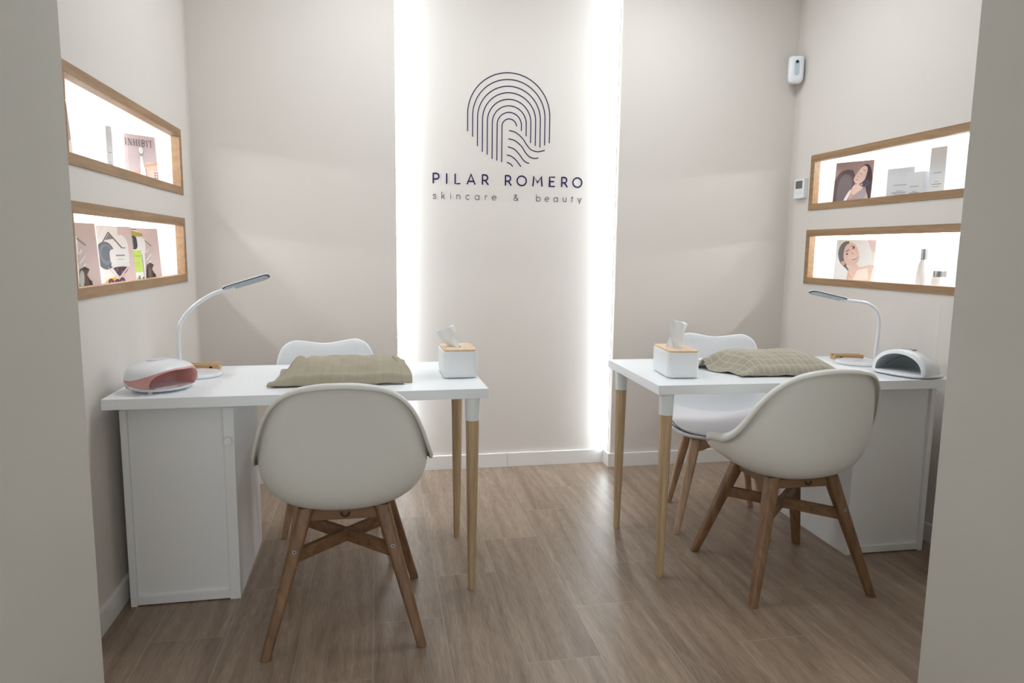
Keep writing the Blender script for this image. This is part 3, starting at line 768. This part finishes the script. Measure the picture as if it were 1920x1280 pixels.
def nail_lamp_white(loc, rz):
    t = thing('nail_lamp', 'all-white arched nail lamp on the right desk', 'nail lamp', loc, rz, 'nail drying lamps')
    def archp(y, hw, h, n=28, z0=.014):
        return [Vector((-hw*math.cos(PI*i/n), y, z0+h*math.sin(PI*i/n)**.85)) for i in range(n+1)]
    sec = [(-.085, .110, .085), (-.077, .114, .088), (-.04, .114, .086), (.0, .107, .078), (.035, .093, .062), (.060, .070, .040), (.072, .045, .02)]
    bm = bmesh.new(); outer = [[bm.verts.new(p) for p in archp(*s)] for s in sec]
    for a, b in zip(outer, outer[1:]):
        for i in range(len(a)-1): bm.faces.new((a[i], a[i+1], b[i+1], b[i]))
    bm.faces.new(outer[-1])
    inn = [[bm.verts.new(p) for p in archp(y, hw-.015, h-.013)] for y, hw, h in ((-.087, .110, .085),)]
    for i in range(28): bm.faces.new((outer[0][i], inn[0][i], inn[0][i+1], outer[0][i+1]))
    link('cover', bm, PLAS, t, smooth=True).modifiers.new('wn', 'WEIGHTED_NORMAL')
    bm = bmesh.new()
    rr = [[bm.verts.new(p) for p in archp(y, hw, h)] for y, hw, h in ((-.087, .095, .072), (-.04, .095, .070), (.01, .082, .058), (.045, .055, .035))]
    for a, b in zip(rr, rr[1:]):
        for i in range(28): bm.faces.new((a[i], b[i], b[i+1], a[i+1]))
    bm.faces.new(rr[-1])
    link('lining', bm, mat('grey_reflector_lining', (.40, .44, .45), .35), t, smooth=True)
    bm = bmesh.new(); pts = []
    for i in range(60):
        a = 2*PI*i/60; x = .122*math.copysign(abs(math.cos(a))**.75, math.cos(a)); y = .115*math.copysign(abs(math.sin(a))**.75, math.sin(a)); pts.append((x, y*.86-.022))
    ring_loft(bm, [[(x*.93, y*.93, .003) for x, y in pts], [(x, y, .007) for x, y in pts], [(x, y, .011) for x, y in pts], [(x*.97, y*.97, .014) for x, y in pts]])
    link('base', bm, PLAS, t, smooth=True)
    for x, y in ((-.085, -.08), (.085, -.08), (-.07, .04), (.07, .04)):
        bm = bmesh.new(); tube(bm, [(x, y, 0), (x, y, .004)], .008, 12); link('foot', bm, PLAS2, t)
    bm = bmesh.new(); tube(bm, catmull([(-.086, -.035, .03), (-.05, -.02, .060), (0, -.015, .071), (.05, -.02, .060), (.086, -.035, .03)], 6), .0012, 6); link('inner_seam', bm, mat('dark_grey_line', (.06, .07, .08), .5), t)
    bm = bmesh.new(); addbox(bm, (-.020, -.040, .0965), (.024, -.010, .1025)); link('display', bm, mat('grey_display', (.35, .37, .42), .2), t, bevel=.001)
    bm = bmesh.new(); tube(bm, [(-.03, -.103, .0142), (.03, -.103, .0142)], .0010, 6); link('floor_rib', bm, PLAS2, t)
nail_lamp_white((2.082, 2.389, ZT), math.radians(-73.7))

# ------------------------------------------------------------------ wall devices
t = thing('thermostat', 'white square thermostat with grey display on the right wall', 'thermostat', (XR, 3.512, 1.504))
box('housing', (-.024, -.046, 0), (0, .046, .105), PLAS2, t, .003)
box('display', (-.0252, -.030, .052), (-.0238, .030, .093), mat('lcd_grey_green', (.13, .14, .125), .3), t)
for y, z in ((-.018, .030), (0, .024), (.018, .030)):
    bm = bmesh.new(); tube(bm, [(-.0236, y, z), (-.0250, y, z)], .0055, 14); link('button', bm, PLAS, t)
t = thing('motion_detector', 'white motion detector with camera eye high in the right back corner', 'detector', (2.232, 3.570, 2.118), math.radians(-20))
bm = bmesh.new()
def drr(z, k, yy=0): return [(x, y+yy, z) for x, y, _ in rrect(.040*k, .026*k, .020*k, 0, 6)]
ring_loft(bm, [drr(0, .50), drr(.006, .78), drr(.018, .95), drr(.035, 1.0), drr(.125, 1.0), drr(.134, .93), drr(.139, .80)])
link('housing', bm, PLAS, t, smooth=True, bevel=.001)
bm = bmesh.new(); ring_loft(bm, [drr(.128, .99, .007), drr(.137, .97, .007), drr(.143, .86, .008), drr(.147, .6, .010)]); link('cap', bm, mat('grey_cap', (.45, .48, .50), .4), t, bevel=.001)
bm = bmesh.new(); P = [(x, z+.078) for x, z, _ in rrect(.012, .040, .0118, 0, 6)]; prism(bm, P, -.0285, -.025); link('window', bm, mat('pale_blue_window', (.50, .60, .66), .15), t, bevel=.001)
bm = bmesh.new(); tube(bm, [(0, -.026, .108), (0, -.031, .108)], .008, 18); link('camera_eye', bm, BLACK, t)
box('mount', (-.02, .020, .02), (.02, .06, .12), PLAS2, t, .003)

# ------------------------------------------------------------------ printed cards and products in the niches
def cmat(c): return mat('print_%02x%02x%02x' % c, tuple(min(.93, x*1.22) for x in lin(c)), .45, 0, 30, .4)
def ell(cx, cy, rx, ry, a=0, n=28, a0=0, a1=360):
    out = []; ca, sa = math.cos(math.radians(a)), math.sin(math.radians(a))
    full = a1-a0 >= 360
    for i in range(n if full else n+1):
        q = math.radians(a0+(a1-a0)*i/n); x, y = rx*math.cos(q), ry*math.sin(q); out.append((cx+x*ca-y*sa, cy+x*sa+y*ca))
    return out
def clip(poly):
    def cl(P, ins, inter):
        out = []
        for i in range(len(P)):
            a, b = P[i-1], P[i]
            if ins(b):
                if not ins(a): out.append(inter(a, b))
                out.append(b)
            elif ins(a): out.append(inter(a, b))
        return out
    for ax in (0, 1):
        for lim, sgn in ((0.0, 1), (1.0, -1)):
            def ins(p, ax=ax, lim=lim, sgn=sgn): return sgn*(p[ax]-lim) >= -1e-9
            def inter(a, b, ax=ax, lim=lim):
                t = (lim-a[ax])/(b[ax]-a[ax]); return (a[0]+(b[0]-a[0])*t, a[1]+(b[1]-a[1])*t)
            poly = cl(poly, ins, inter)
            if len(poly) < 3: return []
    return poly
def soft(P, it=2):
    if not 5 <= len(P) <= 18: return P
    edge = lambda p: p[0] <= .001 or p[0] >= .999 or p[1] <= .001 or p[1] >= .999
    for _ in range(it):
        out = []; n = len(P)
        for i in range(n):
            a, b = P[i], P[(i+1) % n]
            if edge(a): out.append(a)
            else: out.append((a[0]*.75+b[0]*.25, a[1]*.75+b[1]*.25))
            if not edge(b): out.append((a[0]*.25+b[0]*.75, a[1]*.25+b[1]*.75))
        P = out
    return P
def card(label, p_left, p_right, z0, w, h, bg, shapes, lean=4):
    """card standing between two plan points (seen from the room), face towards the room"""
    pl, pr = Vector(p_left), Vector(p_right); d = (pr-pl).normalized(); rz = math.atan2(d.y, d.x)
    t = thing('photo_card', label, 'card', (pr.x-d.x*w/2, pr.y-d.y*w/2, z0), rz, 'printed display cards in the wall niches')
    t.rotation_euler = Euler((-math.radians(lean), 0, rz), 'XYZ')
    box('board', (-w/2, 0, 0), (w/2, .003, h), cmat(bg), t)
    bm = bmesh.new(); mats = []; lay = 0
    for col, poly in shapes:
        poly = clip(poly if col == (84, 70, 62) else soft(poly))
        if len(poly) < 3: continue
        m = cmat(col)
        if m not in mats: mats.append(m)
        lay += 1; y = -.0002-.00012*lay
        f = bm.faces.new([bm.verts.new((-w/2+u*w, y, v*h)) for u, v in poly]); f.material_index = mats.index(m)
    bmesh.ops.triangulate(bm, faces=bm.faces, ngon_method='EAR_CLIP')
    for f in bm.faces:
        f.normal_update()
        if f.normal.y > 0: f.normal_flip()
    if mats:
        me = bpy.data.meshes.new('print'); bm.to_mesh(me); [me.materials.append(m) for m in mats]
        o = bpy.data.objects.new('print', me); C.objects.link(o); o.parent = t
    bm.free()
    return t
def seg(x0, y0, x1, y1, w):
    d = Vector((x1-x0, y1-y0)).normalized(); n = Vector((-d.y, d.x))*w/2
    return [(x0+n.x, y0+n.y), (x0-n.x, y0-n.y), (x1-n.x, y1-n.y), (x1+n.x, y1+n.y)]
# serif word for the serum card
def serif_word(word, x0, y0, hgt, col):
    out = []; x = x0; W = {'I': .10, 'N': .17, 'H': .17, 'B': .145, 'T': .15}; s = .008; k = .019
    k_ = lambda a, b, c, d, ww: out.append((col, seg(a, b, c, d, ww)))
    for ch in word:
        wd = W[ch]*.80; y1 = y0+hgt; xm = x+wd*.42
        def ser(xx): k_(xx-.022, y0, xx+.022, y0, s*.6); k_(xx-.022, y1, xx+.022, y1, s*.6)
        if ch == 'I': ser(xm); k_(xm, y0, xm, y1, k)
        if ch in 'NH':
            a, b = x+.03, x+wd-.035; ser(a); ser(b)
            if ch == 'H': k_(a, y0, a, y1, k); k_(b, y0, b, y1, k); k_(a, (y0+y1)/2, b, (y0+y1)/2, s)
            else: k_(a, y0, a, y1, s); k_(b, y0, b, y1, s); k_(a, y1, b, y0, k)
        if ch == 'B':
            a = x+.03; ser(a); k_(a, y0, a, y1, k)
            for c0, r in ((y0+hgt*.27, hgt*.26), (y0+hgt*.76, hgt*.23)):
                P = [(a, c0-r)]+ell(a+.02, c0, .046, r, 0, 10, -90, 90)+[(a, c0+r)]
                for p, q in zip(P, P[1:]): k_(*p, *q, .014)
        if ch == 'T':
            a = x+wd*.47; k_(a, y0, a, y1, k); k_(a-.045, y1, a+.045, y1, s); k_(a-.022, y0, a+.022, y0, s*.6); k_(a-.05, y1, a-.05, y1-.02, s); k_(a+.05, y1, a+.05, y1-.02, s)
        x += wd
    return out
DK = (78, 72, 78)
serum = [((232, 226, 228), [(0, 0), (.10, 0), (.16, 1), (0, 1)]), ((205, 192, 194), [(.10, 0), (.2, 0), (.24, 1), (.16, 1)]),  # two pale bands on the left are glare painted over the print
         ((226, 190, 172), [(.24, 0), (1, 0), (1, .56), (.86, .53), (.70, .54), (.62, .46), (.50, .36), (.36, .36), (.30, .26)]),
         ((205, 164, 142), [(.58, .42), (.66, .50), (.82, .51), (1, .56), (1, .50), (.80, .46), (.66, .44)]),
         ((205, 164, 142), [(.30, .22), (.34, .30), (.50, .32), (.50, .36), (.34, .36), (.28, .28)]),
         ((222, 200, 196), [(.70, 0), (1, 0), (1, .40), (.78, .38)]),
         ((150, 140, 146), [(.455, .02), (.70, .02), (.675, .42), (.49, .42)]), ((236, 234, 238), [(.48, .02), (.675, .02), (.65, .42), (.51, .42)]),
         ((242, 240, 242), [(.50, .40), (.64, .40), (.60, .56), (.60, .63), (.54, .63), (.54, .56)]), ((160, 150, 152), seg(.525, .645, .615, .645, .02)),
         ((130, 125, 128), ell(.57, .725, .078, .072)), ((246, 244, 244), ell(.57, .73, .068, .064)), ((70, 64, 70), [(.565, .06), (.60, .06), (.60, .12), (.565, .12)])]
serum += serif_word('INHIBIT', .15, .80, .115, DK)
for i in range(7):
    serum.append(((130, 120, 124), [(.855, .06+.045*i), (.89, .06+.045*i), (.89, .088+.045*i), (.855, .088+.045*i)]))
    serum.append(((130, 120, 124), [(.915, .06+.045*i), (.955, .06+.045*i), (.955, .085+.045*i), (.915, .085+.045*i)]))
card('tall pink card picturing a dropper bottle in the upper left niche', (-1.045, 3.190), (-.933, 3.324), 1.435, .165, .235, (192, 178, 180), serum)
card('plain pink card at the near end of the upper left niche', (-1.05, 2.43), (-.983, 2.586), 1.435, .165, .235, (176, 158, 160),
     [((222, 208, 208), [(.55, .16), (1, .5), (1, 0), (.4, 0)]), ((196, 192, 220), [(.3, 0), (.95, 0), (.88, .10), (.7, .17), (.5, .17)])])
def bottle_art(glare):
    L = (112, 122, 52); leaf = (84, 70, 62); lime = (176, 204, 96)
    a = [((236, 234, 232), [(0, 0), (.42, 0), (.50, .6), (.44, .95), (0, .97)]), ((150, 140, 60), [(.0, .82), (.12, .86), (.46, .84), (.50, .90), (.30, .93), (.10, .96), (0, .95)]),
         ((110, 104, 90), seg(.02, .975, .30, .975, .014)), ((60, 60, 64), [(.06, .62), (.28, .62), (.27, .83), (.22, .86), (.10, .86), (.06, .83)]), ((120, 122, 128), [(.10, .64), (.15, .64), (.15, .83), (.10, .83)]),
         (lime, [(.02, .21), (.36, .21), (.36, .60), (.04, .60)]), ((120, 140, 60), seg(.08, .50, .32, .50, .012)), ((150, 175, 80), seg(.08, .38, .30, .38, .008)), ((150, 175, 80), seg(.08, .33, .28, .33, .008)),
         ((110, 112, 110), seg(.385, .05, .385, .64, .014)), ((250, 250, 250), [(.36, .52), (.52, .56), (.54, .80), (.40, .84)]),
         ((222, 214, 214), [(.52, .56), (.60, .64), (.62, .60), (.56, .55)]), ((236, 230, 230), seg(.50, .30, .66, .42, .03)), ((236, 230, 230), seg(.52, .42, .68, .54, .025)),
         ((130, 140, 110), seg(.52, .78, .72, .68, .025)),
         (leaf, [(.46, .22), (.50, .34), (.62, .38), (.58, .33), (.74, .34), (.66, .26), (.70, .20), (.78, .16), (.70, .12), (.82, .07), (.70, .05), (.62, .08), (.52, .05), (.44, .10), (.54, .16), (.50, .20)]),
         ((104, 90, 78), [(.54, .22), (.60, .32), (.62, .22), (.60, .12), (.54, .10)]),
         ((70, 76, 88), seg(.22, .06, .22, .15, .05)), ((70, 76, 88), seg(.34, .02, .34, .12, .05)), ((110, 160, 70), seg(.14, .10, .24, .13, .02)), ((240, 240, 240), seg(.28, .0, .28, .12, .03))]
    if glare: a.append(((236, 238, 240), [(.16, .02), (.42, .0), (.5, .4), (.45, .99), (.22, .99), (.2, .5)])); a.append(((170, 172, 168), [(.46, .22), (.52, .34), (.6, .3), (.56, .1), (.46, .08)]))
    return a
card('pink card with a glare-covered green bottle, nearest in the lower left niche', (-1.011, 2.477), (-.937, 2.624), 1.044, .165, .235, (204, 186, 184), bottle_art(True))
jar = [((226, 224, 222), [(0, 0), (.42, 0), (.52, .3), (.6, 1), (0, 1)]), ((236, 228, 226), ell(.66, .66, .20, .20)), ((218, 214, 210), [(.0, .75), (.2, .97), (.4, 1), (0, 1)]),
       ((88, 84, 80), seg(.10, .70, .32, .895, .022)), ((88, 84, 80), seg(.32, .895, .70, .62, .026)), ((120, 118, 116), [(.2, .77), (.34, .88), (.44, .79), (.3, .78)]),
       ((92, 98, 106), ell(.18, .52, .27, .225)), ((116, 122, 130), ell(.20, .54, .20, .17)), ((98, 104, 112), ell(.21, .55, .14, .12)),
       ((112, 100, 96), ell(.72, .625, .06, .03)), ((238, 236, 238), [(.30, .34), (.84, .34), (.86, .60), (.80, .645), (.34, .63), (.28, .56)]), ((224, 222, 226), [(.30, .34), (.84, .34), (.84, .40), (.31, .40)]),
       ((250, 250, 250), seg(.32, .575, .84, .585, .02)), ((140, 136, 140), seg(.46, .52, .72, .525, .022)), ((176, 172, 176), seg(.50, .46, .68, .463, .010)),
       ((70, 52, 62), [(.32, .33), (.80, .34), (.74, .26), (.60, .20), (.56, .16), (.46, .20), (.40, .27)]), ((110, 76, 90), ell(.45, .29, .04, .03)), ((110, 76, 90), ell(.60, .25, .04, .03)),
       ((214, 196, 194), seg(.46, .13, .76, .32, .03)), ((206, 190, 190), seg(.20, .33, .44, .16, .014)),
       ((214, 170, 70), [(.08, .10), (.2, .15), (.4, .17), (.44, .13), (.3, .10), (.2, .09), (.08, .07)])]
for cx, cy in ((.24, .085), (.42, .075), (.56, .10)): jar += [((84, 54, 72), ell(cx, cy, .085, .062)), ((150, 120, 136), ell(cx-.0, cy-.012, .036, .024))]
card('pink card with a white cream jar and grapes in the lower left niche', (-1.024, 2.874), (-.950, 3.020), 1.044, .165, .235, (206, 188, 186), jar)
card('pink card with a lime green bottle, farthest in the lower left niche', (-1.011, 3.166), (-.937, 3.313), 1.044, .165, .235, (204, 186, 184), bottle_art(False))
SK = (214, 184, 171)
w1 = [((96, 76, 76), [(0, 0), (0, .60), (.10, .78), (.30, .85), (.55, .80), (.55, .3), (.3, 0)]), ((112, 100, 102), [(.08, .1), (.10, .6), (.25, .76), (.45, .72), (.5, .4), (.3, .1)]),
      ((62, 50, 56), [(.62, .80), (.72, .90), (.85, .93), (.95, .82), (1, .60), (1, .05), (.9, .02), (.86, .5), (.7, .45)]), ((70, 66, 76), [(.70, .50), (.82, .62), (.96, .55), (.95, .46), (.78, .44)]),
      (SK, [(.50, .62), (.58, .74), (.68, .86), (.78, .90), (.86, .84), (.84, .70), (.80, .58), (.66, .50), (.56, .54)]), ((222, 196, 184), [(.62, .76), (.72, .86), (.80, .84), (.78, .74), (.66, .68)]),
      ((196, 138, 122), seg(.56, .62, .63, .59, .02)), ((120, 84, 78), seg(.66, .74, .72, .71, .012)), ((120, 84, 78), seg(.74, .82, .80, .78, .012)), ((206, 160, 142), seg(.60, .69, .66, .66, .02)),
      (SK, [(.52, .50), (.66, .52), (.72, .46), (.80, .42), (.62, .32), (.42, .16), (.46, .34)]), ((206, 150, 126), [(.46, .34), (.42, .16), (.58, .28)]),
      ((224, 222, 224), [(.24, .06), (.36, .30), (.48, .44), (.46, .32), (.40, .18), (.30, .08)]),
      ((152, 142, 146), [(.24, 0), (.30, .08), (.42, .17), (.62, .32), (.80, .42), (.92, .30), (.98, 0)]), ((136, 126, 130), seg(.42, .17, .40, 0, .02)), ((176, 156, 150), [(.84, .2), (.9, .3), (.97, .02), (.86, 0)]),
      ((238, 234, 232), ell(.745, .50, .015, .02))]
card('card with a dark-haired woman resting in a grey robe in the upper right niche', (2.313, 3.294), (2.397, 3.117), 1.435, .195, .235, (150, 128, 126), w1)
w2 = [((232, 230, 234), [(0, 0), (.35, 0), (.38, .4), (.1, .6), (0, .9)]), ((236, 236, 240), [(.44, 1), (.80, 1), (.98, .55), (1, .4), (.6, .45)]), ((214, 194, 192), [(.78, 1), (1, 1), (1, .70), (.90, .78)]), ((238, 224, 208), [(.90, .76), (1, .72), (1, .5)]),
      ((110, 104, 108), [(.05, .72), (.10, .88), (.22, .97), (.36, .96), (.30, .75), (.22, .55), (.34, .40), (.42, .28), (.30, .38), (.12, .50)]),
      (SK, [(.20, .80), (.30, .93), (.44, .93), (.54, .84), (.62, .64), (.60, .52), (.50, .43), (.36, .42), (.22, .54)]), ((222, 194, 182), ell(.44, .66, .12, .12)),
      ((206, 162, 146), [(.16, .52), (.24, .54), (.28, .46), (.20, .44)]),
      (SK, [(.36, .44), (.56, .50), (.60, .42), (.70, .40), (.86, .47), (1, .46), (.96, .30), (.94, .06), (.60, .02), (.34, 0), (.40, .22)]), ((238, 212, 202), [(.5, .12), (.6, .35), (.86, .40), (.90, .15)]), ((200, 148, 130), [(.38, .28), (.50, .16), (.42, .2)]),
      ((96, 78, 78), seg(.25, .74, .34, .78, .018)), ((96, 78, 78), seg(.40, .86, .48, .84, .018)), ((80, 64, 66), ell(.30, .69, .028, .018, 25)), ((80, 64, 66), ell(.45, .82, .028, .018, 25)),
      ((206, 156, 142), seg(.40, .73, .48, .68, .02)), ((186, 110, 112), [(.42, .57), (.50, .58), (.60, .66), (.54, .585), (.46, .55)]), ((250, 246, 246), seg(.46, .59, .57, .64, .018)),
      ((226, 232, 242), [(.60, .03), (.80, .08), (.95, .04), (.95, 0), (.55, 0)]), ((130, 160, 210), seg(.70, .045, .86, .045, .012))]
card('card with a smiling bare-shouldered woman in the lower right niche', (2.320, 3.255), (2.420, 3.085), 1.044, .195, .235, (236, 226, 216), w2)

WC = mat('white_carton', (.70, .72, .74), .5)
def carton(label, loc, rz, w, d, h, n, marks=True):
    t = thing('product_box', label, 'box', loc, rz, n)
    box('carton', (-w/2, -d/2, 0), (w/2, d/2, h), WC, t, .0008)
    if marks:
        bm = bmesh.new(); y = -d/2-.0004
        for a, b, z, hh in ((-.25, .25, .52, .004), (-.12, .12, .36, .003), (-.3, .3, .31, .005), (-.2, .2, .27, .003)):
            addbox(bm, (a*w, y, z*h), (b*w, y+.0006, z*h+hh))
        link('label_print', bm, mat('grey_print', (.38, .40, .42), .6), t)
def face_r(): return -PI/2
carton('wide white carton, left of the three boxes in the upper right niche', (2.398, 2.888, 1.4355), -PI/2+.25, .135, .07, .165, 'white product cartons in the upper right niche')
carton('low white carton, middle of the three boxes in the upper right niche', (2.376, 2.778, 1.4355), -PI/2+.15, .085, .05, .135, 'white product cartons in the upper right niche')
carton('tall narrow white carton, right of the three boxes in the upper right niche', (2.400, 2.680, 1.4355), -PI/2+.15, .078, .05, .232, 'white product cartons in the upper right niche')
carton('slim white carton standing in the upper left niche behind the cards', (-.985, 2.872, 1.4355), PI/2-.3, .034, .034, .205, 'slim carton', True)
FROST = mat('frosted_white_glass', (.80, .79, .79), .3); SILV = mat('silver_cap', (.45, .46, .48), .25, metal=.9)
t = thing('pump_bottle', 'slim white bottle with a silver cap in the lower right niche', 'bottle', (2.405, 2.742, 1.0443))
bm = bmesh.new(); ring_loft(bm, [[(r*math.cos(2*PI*i/28), r*math.sin(2*PI*i/28), z) for i in range(28)] for z, r in ((0, .026), (.003, .028), (.08, .025), (.115, .021), (.132, .014), (.140, .012))]); link('body', bm, FROST, t, smooth=True, bevel=.001)
bm = bmesh.new(); ring_loft(bm, [[(r*math.cos(2*PI*i/28), r*math.sin(2*PI*i/28), z) for i in range(28)] for z, r in ((.140, .0125), (.188, .0125))]); link('cap', bm, SILV, t, bevel=.001)
t = thing('cream_jar', 'small white cream jar with a silver lid in the lower right niche', 'jar', (2.410, 2.650, 1.0443))
bm = bmesh.new(); ring_loft(bm, [[(r*math.cos(2*PI*i/32), r*math.sin(2*PI*i/32), z) for i in range(32)] for z, r in ((0, .026), (.004, .030), (.060, .030), (.066, .027))]); link('body', bm, FROST, t, smooth=True, bevel=.001)
bm = bmesh.new(); ring_loft(bm, [[(r*math.cos(2*PI*i/32), r*math.sin(2*PI*i/32), z) for i in range(32)] for z, r in ((.066, .0255), (.092, .0255))]); link('lid', bm, SILV, t, bevel=.001)

# ceiling panels that hold the room's lamps
for x in (.05, 1.40):
    t = thing('ceiling_light', 'flat square ceiling panel above the %s desk' % ('left' if x < 1 else 'right'), 'ceiling light', (x, 2.85, ZC))
    box('housing', (-.30, -.30, -.018), (.30, .30, 0), PLAS2, t, .003)
